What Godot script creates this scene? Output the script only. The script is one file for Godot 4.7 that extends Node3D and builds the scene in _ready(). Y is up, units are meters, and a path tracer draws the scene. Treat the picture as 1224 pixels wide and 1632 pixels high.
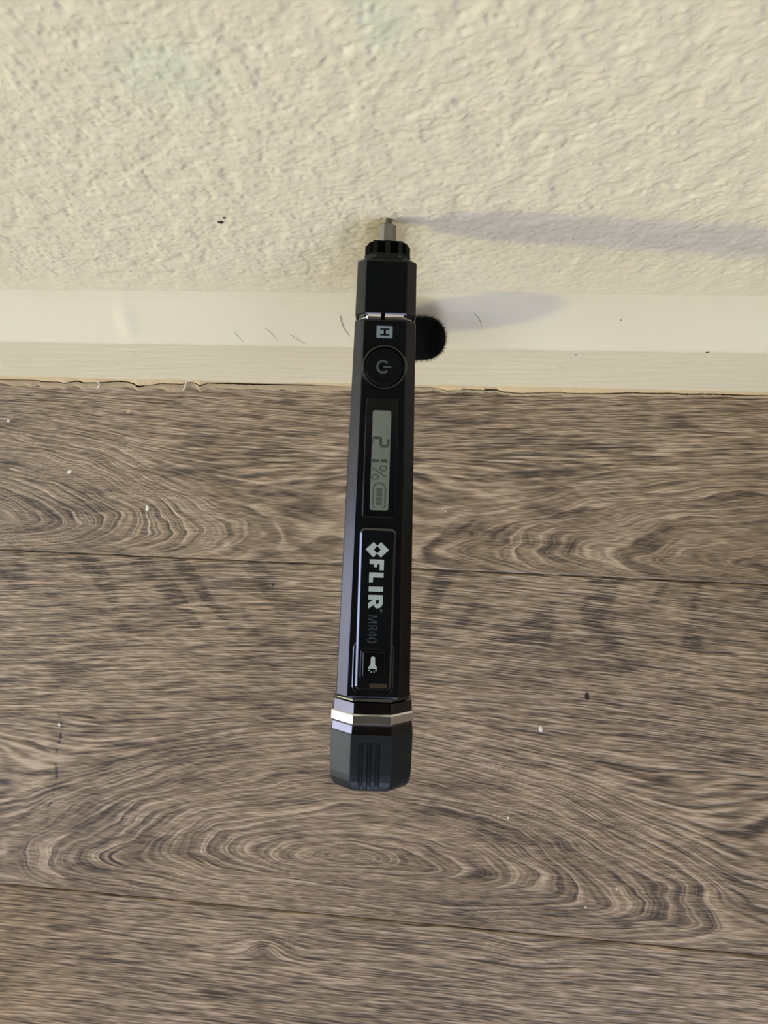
extends Node3D
# A pen-shaped moisture meter pushed into a textured wall just above a plank floor. World metres; helpers that take mm say so.
const MM := 0.001
var M := {}
var rng := RandomNumberGenerator.new()

# ------------------------------------------------------------------ helpers
func tag(o: Node, label: String, category := "", group := "", kind := "") -> Node:
	if label: o.set_meta("label", label)
	if category: o.set_meta("category", category)
	if group: o.set_meta("group", group)
	if kind: o.set_meta("kind", kind)
	return o

func base(called: String, at := Vector3.ZERO, b := Basis()) -> Node3D:
	var o := Node3D.new()
	o.name = called
	o.transform = Transform3D(b, at)
	add_child(o, true)
	return o

func begin() -> SurfaceTool:
	var st := SurfaceTool.new()
	st.begin(Mesh.PRIMITIVE_TRIANGLES)
	return st

func put(called: String, mesh: Mesh, mat: Material, parent: Node = self) -> MeshInstance3D:
	var o := MeshInstance3D.new()
	o.name = called
	o.mesh = mesh
	o.material_override = mat
	o.cast_shadow = GeometryInstance3D.SHADOW_CASTING_SETTING_ON
	parent.add_child(o, true)
	return o

func obj(called: String, st: SurfaceTool, mat: Material, parent: Node = self) -> MeshInstance3D:
	return put(called, st.commit(), mat, parent)

func tri(st: SurfaceTool, a: Vector3, b: Vector3, c: Vector3, hint: Vector3) -> void:
	var n := (b - a).cross(c - a)
	if n.length_squared() < 1e-24: return
	if n.dot(hint) < 0.0:
		n = -n
	else:
		var t := b
		b = c
		c = t
	n = n.normalized()
	for p: Vector3 in [a, b, c]:
		st.set_normal(n)
		st.add_vertex(p)

func quad(st: SurfaceTool, a: Vector3, b: Vector3, c: Vector3, d: Vector3, hint: Vector3) -> void:
	tri(st, a, b, c, hint)
	tri(st, a, c, d, hint)

func box(st: SurfaceTool, lo: Vector3, hi: Vector3, bevel := 0.0) -> void:
	# box with chamfered upper edges
	var l := lo + Vector3(bevel, 0, bevel)
	var h := hi - Vector3(bevel, 0, bevel)
	var y := hi.y - bevel
	var bot := [Vector3(lo.x, lo.y, lo.z), Vector3(hi.x, lo.y, lo.z), Vector3(hi.x, lo.y, hi.z), Vector3(lo.x, lo.y, hi.z)]
	var mid := [Vector3(lo.x, y, lo.z), Vector3(hi.x, y, lo.z), Vector3(hi.x, y, hi.z), Vector3(lo.x, y, hi.z)]
	var top := [Vector3(l.x, hi.y, l.z), Vector3(h.x, hi.y, l.z), Vector3(h.x, hi.y, h.z), Vector3(l.x, hi.y, h.z)]
	var out := [Vector3(0, 0, -1), Vector3(1, 0, 0), Vector3(0, 0, 1), Vector3(-1, 0, 0)]
	for i in 4:
		var j := (i + 1) % 4
		quad(st, bot[i], bot[j], mid[j], mid[i], out[i])
		if bevel > 0.0: quad(st, mid[i], mid[j], top[j], top[i], out[i] + Vector3.UP)
	quad(st, top[0], top[1], top[2], top[3], Vector3.UP)
	quad(st, bot[0], bot[1], bot[2], bot[3], Vector3.DOWN)

# counter-clockwise polygon (mm) of a square with chamfered corners, every corner itself slightly rounded
func facet_poly(half: float, main: float, r := 0.35, hy := -1.0, my := -1.0) -> PackedVector2Array:
	if hy < 0.0:
		hy = half
		my = main
	var c := [Vector2(half, -my), Vector2(half, my), Vector2(main, hy), Vector2(-main, hy), Vector2(-half, my), Vector2(-half, -my), Vector2(-main, -hy), Vector2(main, -hy)]
	return rounded(c, r)

func rounded(c: Array, r: float) -> PackedVector2Array:
	var p := PackedVector2Array()
	for i in c.size():
		var a: Vector2 = c[i]
		var b: Vector2 = c[(i + c.size() - 1) % c.size()]
		var d: Vector2 = c[(i + 1) % c.size()]
		var p0 := a + (b - a).normalized() * r
		var p2 := a + (d - a).normalized() * r
		p.append(p0)
		p.append((p0 + p2 + a * 2.0) / 4.0)
		p.append(p2)
	return p

func scaled(p: PackedVector2Array, k: float) -> PackedVector2Array:
	var q := PackedVector2Array()
	for v in p: q.append(v * k)
	return q

# skin through polygons (mm, counter-clockwise, equal counts) at heights along z (mm)
func loft(st: SurfaceTool, secs: Array, ts: Array, caps := true) -> void:
	for i in secs.size() - 1:
		var a: PackedVector2Array = secs[i]
		var b: PackedVector2Array = secs[i + 1]
		var n := a.size()
		for j in n:
			var k := (j + 1) % n
			var e := a[k] - a[j]
			if e.length_squared() < 1e-10: e = b[k] - b[j]
			var za: float = ts[i]
			var zb: float = ts[i + 1]
			quad(st, Vector3(a[j].x, a[j].y, za) * MM, Vector3(a[k].x, a[k].y, za) * MM, Vector3(b[k].x, b[k].y, zb) * MM, Vector3(b[j].x, b[j].y, zb) * MM, Vector3(e.y, -e.x, 0) + Vector3(0, 0, (1e-4 if zb > za else 0.0)))
	if caps:
		for e in [0, secs.size() - 1]:
			var p: PackedVector2Array = secs[e]
			var idx := Geometry2D.triangulate_polygon(p)
			var z: float = ts[e]
			for t in range(0, idx.size(), 3):
				tri(st, Vector3(p[idx[t]].x, p[idx[t]].y, z) * MM, Vector3(p[idx[t + 1]].x, p[idx[t + 1]].y, z) * MM, Vector3(p[idx[t + 2]].x, p[idx[t + 2]].y, z) * MM, Vector3(0, 0, -1 if e == 0 else 1))

# a plate on the meter's upper face: outline in (s, t) mm, from height y0 to y1, its upper edge drawn in by bevel
func plate(st: SurfaceTool, pts: PackedVector2Array, y0: float, y1: float, bevel := 0.0) -> void:
	var top := pts
	if bevel > 0.0:
		var ins := Geometry2D.offset_polygon(pts, -bevel, Geometry2D.JOIN_MITER)
		top = ins[0]
		if top.size() != pts.size():
			var c := Vector2.ZERO
			for q in pts: c += q / pts.size()
			top = PackedVector2Array()
			for q in pts: top.append(q + (c - q).normalized() * bevel)
		else:
			# line the two outlines up
			var best := 0
			var bd := 1e9
			for k in top.size():
				var dd := 0.0
				for i in pts.size(): dd += pts[i].distance_squared_to(top[(i + k) % top.size()])
				if dd < bd:
					bd = dd
					best = k
			var al := PackedVector2Array()
			for i in pts.size(): al.append(top[(i + best) % top.size()])
			top = al
	var ym := y1 - bevel * 0.8
	var sgn := -1.0 if Geometry2D.is_polygon_clockwise(pts) else 1.0
	for i in pts.size():
		var j := (i + 1) % pts.size()
		var e := (pts[j] - pts[i]) * sgn
		var h := Vector3(e.y, 0, -e.x)
		quad(st, Vector3(pts[i].x, y0, pts[i].y) * MM, Vector3(pts[j].x, y0, pts[j].y) * MM, Vector3(pts[j].x, ym, pts[j].y) * MM, Vector3(pts[i].x, ym, pts[i].y) * MM, h)
		if bevel > 0.0:
			quad(st, Vector3(pts[i].x, ym, pts[i].y) * MM, Vector3(pts[j].x, ym, pts[j].y) * MM, Vector3(top[j].x, y1, top[j].y) * MM, Vector3(top[i].x, y1, top[i].y) * MM, h + Vector3(0, 0.02, 0))
	var idx := Geometry2D.triangulate_polygon(top)
	for t in range(0, idx.size(), 3):
		tri(st, Vector3(top[idx[t]].x, y1, top[idx[t]].y) * MM, Vector3(top[idx[t + 1]].x, y1, top[idx[t + 1]].y) * MM, Vector3(top[idx[t + 2]].x, y1, top[idx[t + 2]].y) * MM, Vector3.UP)

func round_rect(s0: float, t0: float, s1: float, t1: float, r: float, seg := 5) -> PackedVector2Array:
	var p := PackedVector2Array()
	var cs := [Vector2(s1 - r, t1 - r), Vector2(s0 + r, t1 - r), Vector2(s0 + r, t0 + r), Vector2(s1 - r, t0 + r)]
	for q in 4:
		for k in seg + 1:
			var a := PI / 2 * (q + float(k) / seg)
			p.append(cs[q] + Vector2(cos(a), sin(a)) * r)
	return p

func rect(s0: float, t0: float, s1: float, t1: float) -> PackedVector2Array:
	return PackedVector2Array([Vector2(s0, t0), Vector2(s1, t0), Vector2(s1, t1), Vector2(s0, t1)])

func bar(a: Vector2, b: Vector2, w: float) -> PackedVector2Array:
	var n := (b - a).normalized().orthogonal() * w * 0.5
	return PackedVector2Array([a - n, b - n, b + n, a + n])

# part of a flat ring, as short plates
func arc_plate(st: SurfaceTool, c: Vector2, r0: float, r1: float, a0: float, a1: float, y0: float, y1: float, seg := 28, squash := Vector2.ONE) -> void:
	for k in seg:
		var a := lerpf(a0, a1, float(k) / seg)
		var b := lerpf(a0, a1, float(k + 1) / seg)
		var u := Vector2(cos(a), sin(a)) * squash
		var v := Vector2(cos(b), sin(b)) * squash
		plate(st, PackedVector2Array([c + u * r0, c + u * r1, c + v * r1, c + v * r0]), y0, y1)

# turned shape about the local y axis: profile of (radius, height) in mm, centre in (s, t) mm
func lathe(st: SurfaceTool, c: Vector2, prof: Array, seg := 48) -> void:
	for i in prof.size() - 1:
		var p: Vector2 = prof[i]
		var q: Vector2 = prof[i + 1]
		var n2 := Vector2(q.y - p.y, -(q.x - p.x)).normalized()
		for k in seg:
			var vs := []
			for a: Array in [[p, k], [p, k + 1], [q, k + 1], [q, k]]:
				var ang: float = TAU * a[1] / seg
				var d := Vector3(cos(ang), 0, sin(ang))
				vs.append([Vector3(c.x, 0, c.y) * MM + (d * a[0].x + Vector3(0, a[0].y, 0)) * MM, (d * n2.x + Vector3(0, n2.y, 0)).normalized()])
			for t: Array in [[0, 1, 2], [0, 2, 3]]:
				var g: Vector3 = (vs[t[1]][0] - vs[t[0]][0]).cross(vs[t[2]][0] - vs[t[0]][0])
				if g.length_squared() < 1e-26: continue
				var o: Array = [t[0], t[2], t[1]] if g.dot(vs[t[0]][1]) > 0.0 else [t[0], t[1], t[2]]
				for x: int in o:
					st.set_normal(vs[x][1])
					st.add_vertex(vs[x][0])

func tube(st: SurfaceTool, pts: Array, r0: float, r1: float, seg := 6) -> void:
	for i in pts.size() - 1:
		var a: Vector3 = pts[i]
		var b: Vector3 = pts[i + 1]
		var d := (b - a).normalized()
		var x := d.cross(Vector3(0.3, 0.9, 0.2)).normalized()
		var y := d.cross(x)
		var ra := lerpf(r0, r1, float(i) / (pts.size() - 1))
		var rb := lerpf(r0, r1, float(i + 1) / (pts.size() - 1))
		for k in seg:
			var u := x * cos(TAU * k / seg) + y * sin(TAU * k / seg)
			var v := x * cos(TAU * (k + 1) / seg) + y * sin(TAU * (k + 1) / seg)
			quad(st, a + u * ra, a + v * ra, b + v * rb, b + u * rb, u + v)

func mat(c: Color, rough: float, metal := 0.0, spec := 0.5) -> StandardMaterial3D:
	var m := StandardMaterial3D.new()
	m.albedo_color = c
	m.roughness = rough
	m.metallic = metal
	m.metallic_specular = spec
	return m

func noise(freq: float, sd: int, oct := 1, kind := FastNoiseLite.TYPE_SIMPLEX_SMOOTH) -> FastNoiseLite:
	var n := FastNoiseLite.new()
	n.noise_type = kind
	n.seed = sd
	n.frequency = freq
	n.fractal_type = FastNoiseLite.FRACTAL_FBM if oct > 1 else FastNoiseLite.FRACTAL_NONE
	n.fractal_octaves = oct
	return n

func ss(a: float, b: float, x: float) -> float:
	var t := clampf((x - a) / (b - a), 0.0, 1.0)
	return t * t * (3.0 - 2.0 * t)

# ------------------------------------------------------------------ wood
const PX := 3.4     # texels per mm
const PLANK := 600.0
const WIDE := 150.0

func wood(kind: int, u0: float, v_first: float, v_last: float, ku: float, kv: float) -> Array:
	var w := int(PLANK * PX)
	var h := int((v_last - v_first) * PX)
	var col := PackedByteArray()
	var hei := PackedByteArray()
	col.resize(w * h * 3)
	hei.resize(w * h)
	var n := noise(1.0, 11 + kind * 7)
	var n2 := noise(1.0, 23 + kind * 5)
	var dark := Vector3(0.070, 0.050, 0.032)
	var mid := Vector3(0.300, 0.213, 0.122)
	var light := Vector3(0.62, 0.47, 0.30)
	for j in h:
		var v := (v_first + j / PX) * kv
		for i in w:
			var u := (u0 + i / PX) * ku
			var wob := n.get_noise_2d(u * 0.016, v * 0.05)
			var f := 0.0
			var cath := 0.0
			var smudge := 0.0
			if kind == 0:
				var v0 := 80.0 + 7.0 * ss(-250.0, -60.0, u)
				var g := 0.0
				if u < -40.0:
					g = 54.0 * sin(clampf((u + 252.0) / 212.0, -1.0, 1.0) * PI / 2)
				else:
					g = 54.0 - 36.0 * (1.0 - exp(-pow((u + 40.0) / 130.0, 1.35)))
				var dv := absf(v - v0) * (1.0 if v < v0 else 1.6)
				f = pow(pow(dv, 1.7) + pow(absf(g), 1.7), 1.0 / 1.7)
				cath = 1.0 - ss(48.0, 70.0, f)
			elif kind == 1:
				var du := absf(u + 42.0)
				var v0 := 125.0 + 12.0 * pow(minf(du / 140.0, 1.3), 1.6)
				var g := 0.26 * du
				if g > 40.0: g = 40.0 + (g - 40.0) * 0.3
				var dv := absf(v - v0) * (1.0 if v < v0 else 1.7)
				f = pow(pow(dv, 1.8) + pow(g, 1.8), 1.0 / 1.8)
				cath = 1.0 - ss(36.0, 56.0, f)
				smudge += 1.3 * exp(-pow((u - 73.0) / 5.0, 2.0) - pow((v - 142.0) / 2.6, 2.0)) + 1.0 * exp(-pow((u + 151.0) / 6.0, 2.0) - pow((v - 134.0) / 3.2, 2.0))
				# a dark check across the board at the left
				var cx := u + 186.0 + 2.2 * n.get_noise_2d(v * 0.06, 3.0) + 3.0 * sin(v * 0.05)
				smudge += 1.1 * exp(-cx * cx / 0.5) * ss(58.0, 66.0, v) * (1.0 - ss(112.0, 128.0, v)) * ss(-0.4, 0.2, n.get_noise_2d(v * 0.25, 77.0))
				var up := 1.0 - ss(24.0, 40.0, v)
				if up > 0.01:
					var sl := n2.get_noise_2d((u - v * 0.8 * (1.0 if u < -40.0 else -0.5)) * 0.055, v * 0.018)
					smudge += up * ss(0.2, 0.6, sl) * (ss(-70.0, -110.0, u) + ss(-35.0, -10.0, u))
			else:
				f = v + 60.0
				f -= 2.6 * exp(-pow((u - 30.0) / 16.0, 2.0)) * exp(-pow((v - 8.0) / 12.0, 2.0))
				var kd := Vector2((u + 75.6) / 2.2, v - 13.5).length()
				f += 5.0 * exp(-kd * kd / 22.0)
				smudge = 1.2 * exp(-kd * kd / 1.6)
			f += (1.6 * wob + 0.5 * n2.get_noise_2d(u * 0.045, v * 0.14)) * lerpf(0.3, 1.0, cath)
			var q := lerpf(f, (86.0 if kind == 0 else 126.0) - v, 0.65 * ss(46.0, 80.0, f)) if kind < 2 else f
			var s1 := n.get_noise_2d(u * 0.012, q * 0.30 + 40.0)
			var s2 := clampf(1.7 * n2.get_noise_2d(u * 0.024, q * 1.15), -0.9, 0.9)
			var s3 := clampf(1.8 * n.get_noise_2d(u * 0.05 + 90.0, q * 1.6), -0.9, 0.9)
			var s4 := clampf(1.8 * n2.get_noise_2d(u * 0.10 + 20.0, v * 1.3 + 70.0), -0.9, 0.9)
			var m := n2.get_noise_2d(u * 0.010 + 50.0, q * 0.06)
			var p := q / 2.9 + 0.5 * n.get_noise_2d(u * 0.02, q * 0.2)
			p -= floorf(p)
			var dk := ss(0.30, 0.88, p) * (1.0 - ss(0.92, 1.0, p))
			var lt := 1.0 - ss(0.0, 0.30, p) if p < 0.5 else ss(0.93, 1.0, p)
			var ms := (0.3 + 0.7 * ss(-0.4, 0.3, m)) * (0.6 + 0.4 * ss(-0.4, 0.3, s2))
			var ra := lerpf(0.35, 1.0, cath) * ms
			var tone := 0.02 + 0.16 * s1 + (0.36 * s2 + 0.34 * s3) * (1.0 - 0.45 * cath) + 0.26 * s4 - ra * 0.50 * (dk - 0.3) + ra * 0.40 * (lt - 0.15) + 0.14 * n2.get_noise_2d(u * 0.008, v * 0.022 + 9.0)
			tone -= 0.28 * ss(0.35, 0.75, n2.get_noise_2d(u * 0.022 + 7.0, v * 0.10 + 31.0))
			tone -= smudge * (0.42 - 0.35 * s3 - 0.3 * s2)
			tone *= 1.32
			var c := mid.lerp(light, clampf(tone, 0.0, 1.0)) if tone > 0.0 else mid.lerp(dark, clampf(-tone, 0.0, 1.0))
			if kind == 2: c *= Vector3(1.0, 1.0 - 0.05 * ss(-120.0, -200.0, u), 1.0 - 0.16 * ss(-120.0, -200.0, u))
			var o := (j * w + i)
			# linear to sRGB by square-root-like curve
			col[o * 3] = int(clampf(pow(c.x, 0.4545) * 255.0, 0.0, 255.0))
			col[o * 3 + 1] = int(clampf(pow(c.y, 0.4545) * 255.0, 0.0, 255.0))
			col[o * 3 + 2] = int(clampf(pow(c.z, 0.4545) * 255.0, 0.0, 255.0))
			hei[o] = int(clampf(0.55 + 0.45 * tone, 0.0, 1.0) * 255.0)
	return [Image.create_from_data(w, h, false, Image.FORMAT_RGB8, col), Image.create_from_data(w, h, false, Image.FORMAT_L8, hei)]

func wood_material(im: Array, tint := Color.WHITE) -> StandardMaterial3D:
	var m := mat(tint, 0.5, 0.0, 0.4)
	m.albedo_texture = ImageTexture.create_from_image(im[0])
	m.heightmap_enabled = true
	m.heightmap_texture = ImageTexture.create_from_image(im[1])
	m.heightmap_scale = 0.06
	m.texture_filter = BaseMaterial3D.TEXTURE_FILTER_LINEAR
	return m

# one floor board with bevelled long and short edges; uv over its top
func plank_mesh(length: float, width: float) -> ArrayMesh:
	var st := begin()
	var b := 0.0007
	var lo := Vector3(0.00015, -0.006, 0.00015)
	var hi := Vector3(length - 0.00015, 0, width - 0.00015)
	var tmp := begin()
	box(tmp, lo, hi, b)
	var a := tmp.commit().surface_get_arrays(0)
	var vs: PackedVector3Array = a[Mesh.ARRAY_VERTEX]
	var ns: PackedVector3Array = a[Mesh.ARRAY_NORMAL]
	for i in vs.size():
		st.set_normal(ns[i])
		st.set_uv(Vector2(vs[i].x / length, vs[i].z / width))
		st.add_vertex(vs[i])
	st.generate_tangents()
	return st.commit()

# ------------------------------------------------------------------ build
func _ready() -> void:
	rng.seed = 4
	# camera
	var cam := Camera3D.new()
	cam.name = "camera"
	cam.fov = rad_to_deg(2.0 * atan(816.0 / 1226.0))
	cam.near = 0.01
	var right := Vector3(0.99366235, -0.09955451, -0.05219235)
	var down := Vector3(0.03769857, -0.14227645, 0.98910881)
	var ahead := Vector3(-0.10589599, -0.98480775, -0.13762169)
	cam.transform = Transform3D(Basis(right, -down, -ahead).orthonormalized(), Vector3(0, 0.35149521, 0.12228583))
	add_child(cam)
	cam.current = true
	# sky seen through the glazed door on the left, exposure
	var we := WorldEnvironment.new()
	we.name = "environment"
	var env := Environment.new()
	var sky := Sky.new()
	var sm := ProceduralSkyMaterial.new()
	sm.sky_top_color = Color(0.66, 0.72, 0.86)
	sm.sky_horizon_color = Color(0.88, 0.87, 0.905)
	sm.ground_horizon_color = Color(0.62, 0.60, 0.56)
	sm.ground_bottom_color = Color(0.45, 0.43, 0.40)
	sm.sky_energy_multiplier = 4.4
	sm.ground_energy_multiplier = 3.6
	sky.sky_material = sm
	env.background_mode = Environment.BG_SKY
	env.sky = sky
	env.tonemap_mode = Environment.TONE_MAPPER_LINEAR
	env.tonemap_exposure = 0.49
	env.sdfgi_enabled = true
	env.ssao_enabled = true
	env.ssil_enabled = true
	we.environment = env
	add_child(we)
	# low warm sun, veiled by haze, raking along the wall from the left
	var sun := DirectionalLight3D.new()
	sun.name = "sun"
	sun.light_color = Color(0.99, 0.99, 0.62)
	sun.light_energy = 1.05
	sun.light_angular_distance = 3.6
	sun.shadow_enabled = true
	sun.sky_mode = DirectionalLight3D.SKY_MODE_LIGHT_ONLY
	var to_sun := Vector3(-1.0, 0.078, 0.44).normalized()
	sun.transform = Transform3D(Basis.looking_at(-to_sun, Vector3.UP), Vector3(-0.9, 0.3, 0.5))
	add_child(sun)

	materials()
	room()
	floor_boards()
	skirting()
	meter()
	fuzzy_stub()
	litter()

func materials() -> void:
	var paint := mat(Color(0.868, 0.82, 0.70), 0.45, 0.0, 0.45)
	var fine := NoiseTexture2D.new()
	fine.width = 256
	fine.height = 256
	fine.seamless = true
	fine.noise = noise(0.03, 5, 4)
	paint.heightmap_enabled = true
	paint.heightmap_texture = fine
	paint.heightmap_scale = 0.012
	paint.uv1_triplanar = true
	paint.uv1_world_triplanar = true
	paint.uv1_scale = Vector3.ONE * 28.0
	M.wall = paint
	var tinted: StandardMaterial3D = paint.duplicate()
	tinted.albedo_color = Color.WHITE
	tinted.vertex_color_use_as_albedo = true
	M.wall_tinted = tinted
	var gloss := mat(Color(0.872, 0.824, 0.702), 0.42, 0.0, 0.45)
	var brush := NoiseTexture2D.new()
	brush.width = 256
	brush.height = 256
	brush.seamless = true
	brush.noise = noise(0.02, 15, 3)
	gloss.heightmap_enabled = true
	gloss.heightmap_texture = brush
	gloss.heightmap_scale = 0.02
	gloss.uv1_triplanar = true
	gloss.uv1_world_triplanar = true
	gloss.uv1_scale = Vector3(5, 34, 34)
	M.trim = gloss
	M.caulk = mat(Color(0.80, 0.70, 0.53), 0.7, 0.0, 0.3)
	M.caulk_dirty = mat(Color(0.68, 0.595, 0.465), 0.85, 0.0, 0.1)
	M.dark_brown = mat(Color(0.16, 0.11, 0.06), 0.95, 0.0, 0.1)  # subfloor, and the painted shade in the caulk crack
	M.room = mat(Color(0.82, 0.77, 0.65), 0.8)
	M.ceiling = mat(Color(0.45, 0.43, 0.40), 0.8)
	M.black = mat(Color(0.208, 0.208, 0.218), 0.26, 1.0)
	M.edge = mat(Color(0.30, 0.30, 0.315), 0.18, 1.0)
	M.gloss_black = mat(Color(0.045, 0.047, 0.045), 0.2, 0.0, 0.33)
	M.face_black = mat(Color(0.06, 0.065, 0.06), 0.5, 0.0, 0.15)
	M.hole = mat(Color(0.02, 0.02, 0.02), 0.9, 0.0, 0.1)
	M.rubber = mat(Color(0.095, 0.115, 0.11), 0.45, 0.0, 0.38)
	M.chrome = mat(Color(0.86, 0.86, 0.87), 0.18, 1.0)
	M.steel = mat(Color(0.53, 0.51, 0.49), 0.38, 1.0)
	M.print = mat(Color(0.67, 0.71, 0.655), 0.6)
	M.badge = mat(Color(0.47, 0.53, 0.52), 0.6)
	M.print_dim = mat(Color(0.28, 0.29, 0.29), 0.6)
	M.print_faint = mat(Color(0.21, 0.22, 0.22), 0.6)
	M.lcd = mat(Color(0.455, 0.475, 0.40), 0.4, 0.0, 0.2)
	M.lcd_dark = mat(Color(0.27, 0.29, 0.23), 0.4, 0.0, 0.2)
	M.lcd_mid = mat(Color(0.33, 0.35, 0.29), 0.4, 0.0, 0.2)
	M.reflection_brown = mat(Color(0.25, 0.20, 0.13), 0.3)
	M.fuzz = mat(Color(0.03, 0.03, 0.026), 0.9, 0.0, 0.2)
	M.white = mat(Color(0.93, 0.91, 0.85), 0.6)
	M.speck = mat(Color(0.20, 0.17, 0.14), 0.8)
	M.hair = mat(Color(0.42, 0.38, 0.31), 0.6)
	M.frame = mat(Color(0.85, 0.85, 0.84), 0.5)
	var pane := mat(Color(1, 1, 1, 0.04), 0.02)
	pane.transparency = BaseMaterial3D.TRANSPARENCY_ALPHA
	M.pane = pane

const XL := -1.4
const XR := 1.5
const ZB := 2.4
const TOP := 2.4

func room() -> void:
	# wall at the back: a trowelled texture as real relief over the part the photo can see, plain round it
	var x0 := -0.25
	var x1 := 0.16
	var y0 := 0.045
	var y1 := 0.255
	var step := 0.0005
	var nx := int((x1 - x0) / step)
	var ny := int((y1 - y0) / step)
	var a := noise(1.0, 3, 2)
	var b := noise(1.0, 8)
	var c := noise(1.0, 19)
	var cell := noise(0.26, 41, 1, FastNoiseLite.TYPE_CELLULAR)
	cell.cellular_return_type = FastNoiseLite.RETURN_DISTANCE
	var verts := PackedVector3Array()
	var cols := PackedColorArray()
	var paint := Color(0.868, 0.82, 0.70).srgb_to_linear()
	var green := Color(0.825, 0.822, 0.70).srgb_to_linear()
	for j in ny + 1:
		for i in nx + 1:
			var x := x0 + i * step
			var y := y0 + j * step
			var xm := x * 1000.0
			var ym := y * 1000.0
			var wx := 1.1 * b.get_noise_2d(xm * 0.22, ym * 0.22)
			var wy := 1.1 * b.get_noise_2d(xm * 0.22 + 70.0, ym * 0.22)
			var p := a.get_noise_2d((xm + wx) * 0.085, (ym + wy) * 0.085)
			var h := 0.36 * ss(-0.5, 0.42, p)
			h += 0.08 * a.get_noise_2d(xm * 0.30 + 300.0, ym * 0.30)
			h -= 0.30 * ss(-0.66, -0.94, cell.get_noise_2d(xm + wx * 0.7, ym + wy * 0.7)) * ss(0.0, 0.25, c.get_noise_2d(xm * 0.12, ym * 0.12 + 80.0))
			h += 0.20 * ss(0.58, 0.78, b.get_noise_2d(xm * 0.45 + 11.0, ym * 0.45))
			h += 0.035 * c.get_noise_2d(xm * 0.7 + 40.0, ym * 0.7)
			var fade := ss(0.0, 0.03, x - x0) * ss(0.0, 0.03, x1 - x) * ss(0.0, 0.03, y1 - y) * ss(0.066, 0.098, y)
			verts.append(Vector3(x, y, h * MM * fade))
			# two faint greenish patches near the top: colour cast painted into vertex colours
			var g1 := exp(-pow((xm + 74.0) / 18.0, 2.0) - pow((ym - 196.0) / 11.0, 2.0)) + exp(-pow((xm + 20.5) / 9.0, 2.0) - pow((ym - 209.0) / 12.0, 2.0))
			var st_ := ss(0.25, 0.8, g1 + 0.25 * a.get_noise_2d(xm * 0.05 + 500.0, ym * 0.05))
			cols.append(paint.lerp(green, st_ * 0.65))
	var idx := PackedInt32Array()
	var norms := PackedVector3Array()
	norms.resize(verts.size())
	for j in ny + 1:
		for i in nx + 1:
			var k := j * (nx + 1) + i
			var l := verts[k - (1 if i > 0 else 0)]
			var r := verts[k + (1 if i < nx else 0)]
			var d := verts[k - (nx + 1 if j > 0 else 0)]
			var u := verts[k + (nx + 1 if j < ny else 0)]
			norms[k] = (r - l).cross(u - d).normalized()
			if i < nx and j < ny:
				idx.append_array([k, k + nx + 1, k + 1, k + 1, k + nx + 1, k + nx + 2])
	# plain border and thickness
	var st := begin()
	var f := [Vector3(XL - 0.1, -0.05, 0), Vector3(XR + 0.1, -0.05, 0), Vector3(XR + 0.1, TOP, 0), Vector3(XL - 0.1, TOP, 0)]
	var g := [Vector3(x0, y0, 0), Vector3(x0 + nx * step, y0, 0), Vector3(x0 + nx * step, y0 + ny * step, 0), Vector3(x0, y0 + ny * step, 0)]
	var off := Vector3(0, 0, -0.1)
	for i in 4:
		var k := (i + 1) % 4
		quad(st, f[i], f[k], g[k], g[i], Vector3(0, 0, 1))
		quad(st, f[i], f[k], f[k] + off, f[i] + off, (f[i] + f[k]) * 0.5 - Vector3(0.15, 1.2, 0))
	quad(st, f[0] + off, f[1] + off, f[2] + off, f[3] + off, Vector3(0, 0, -1))
	var e := st.commit().surface_get_arrays(0)
	var ev: PackedVector3Array = e[Mesh.ARRAY_VERTEX]
	var en: PackedVector3Array = e[Mesh.ARRAY_NORMAL]
	for i in ev.size():
		idx.append(verts.size())
		verts.append(ev[i])
		norms.append(en[i])
		cols.append(paint)
	var arr := []
	arr.resize(Mesh.ARRAY_MAX)
	arr[Mesh.ARRAY_VERTEX] = verts
	arr[Mesh.ARRAY_NORMAL] = norms
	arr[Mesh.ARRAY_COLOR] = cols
	arr[Mesh.ARRAY_INDEX] = idx
	var mesh := ArrayMesh.new()
	mesh.add_surface_from_arrays(Mesh.PRIMITIVE_TRIANGLES, arr)
	tag(put("wall_back", mesh, M.wall_tinted), "cream painted wall with a trowelled bumpy texture", "", "", "structure")
	# the rest of the room, out of the photo
	st = begin()
	var wx0 := -0.3  # window opening added out of view for even fill light
	var wx1 := 1.4
	var wy0 := 0.7
	var wy1 := 1.9
	box(st, Vector3(XL - 0.1, -0.05, ZB), Vector3(wx0, TOP, ZB + 0.1))
	box(st, Vector3(wx1, -0.05, ZB), Vector3(XR, TOP, ZB + 0.1))
	box(st, Vector3(wx0, -0.05, ZB), Vector3(wx1, wy0, ZB + 0.1))
	box(st, Vector3(wx0, wy1, ZB), Vector3(wx1, TOP, ZB + 0.1))
	tag(obj("wall_front", st, M.room), "plain cream wall with an added window, opposite the textured wall", "", "", "structure")
	var win := base("added_window_1", Vector3(wx0, wy0, ZB + 0.03))
	tag(win, "wide added window for fill light, unseen, in the wall opposite the textured wall", "", "", "structure")
	st = begin()
	box(st, Vector3.ZERO, Vector3(wx1 - wx0, 0.03, 0.04))
	box(st, Vector3(0, wy1 - wy0 - 0.03, 0), Vector3(wx1 - wx0, wy1 - wy0, 0.04))
	for x: float in [0.0, (wx1 - wx0) * 0.5, wx1 - wx0 - 0.03]:
		box(st, Vector3(x, 0.03, 0), Vector3(x + 0.03, wy1 - wy0 - 0.03, 0.04))
	obj("frame", st, M.frame, win)
	st = begin()
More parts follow.
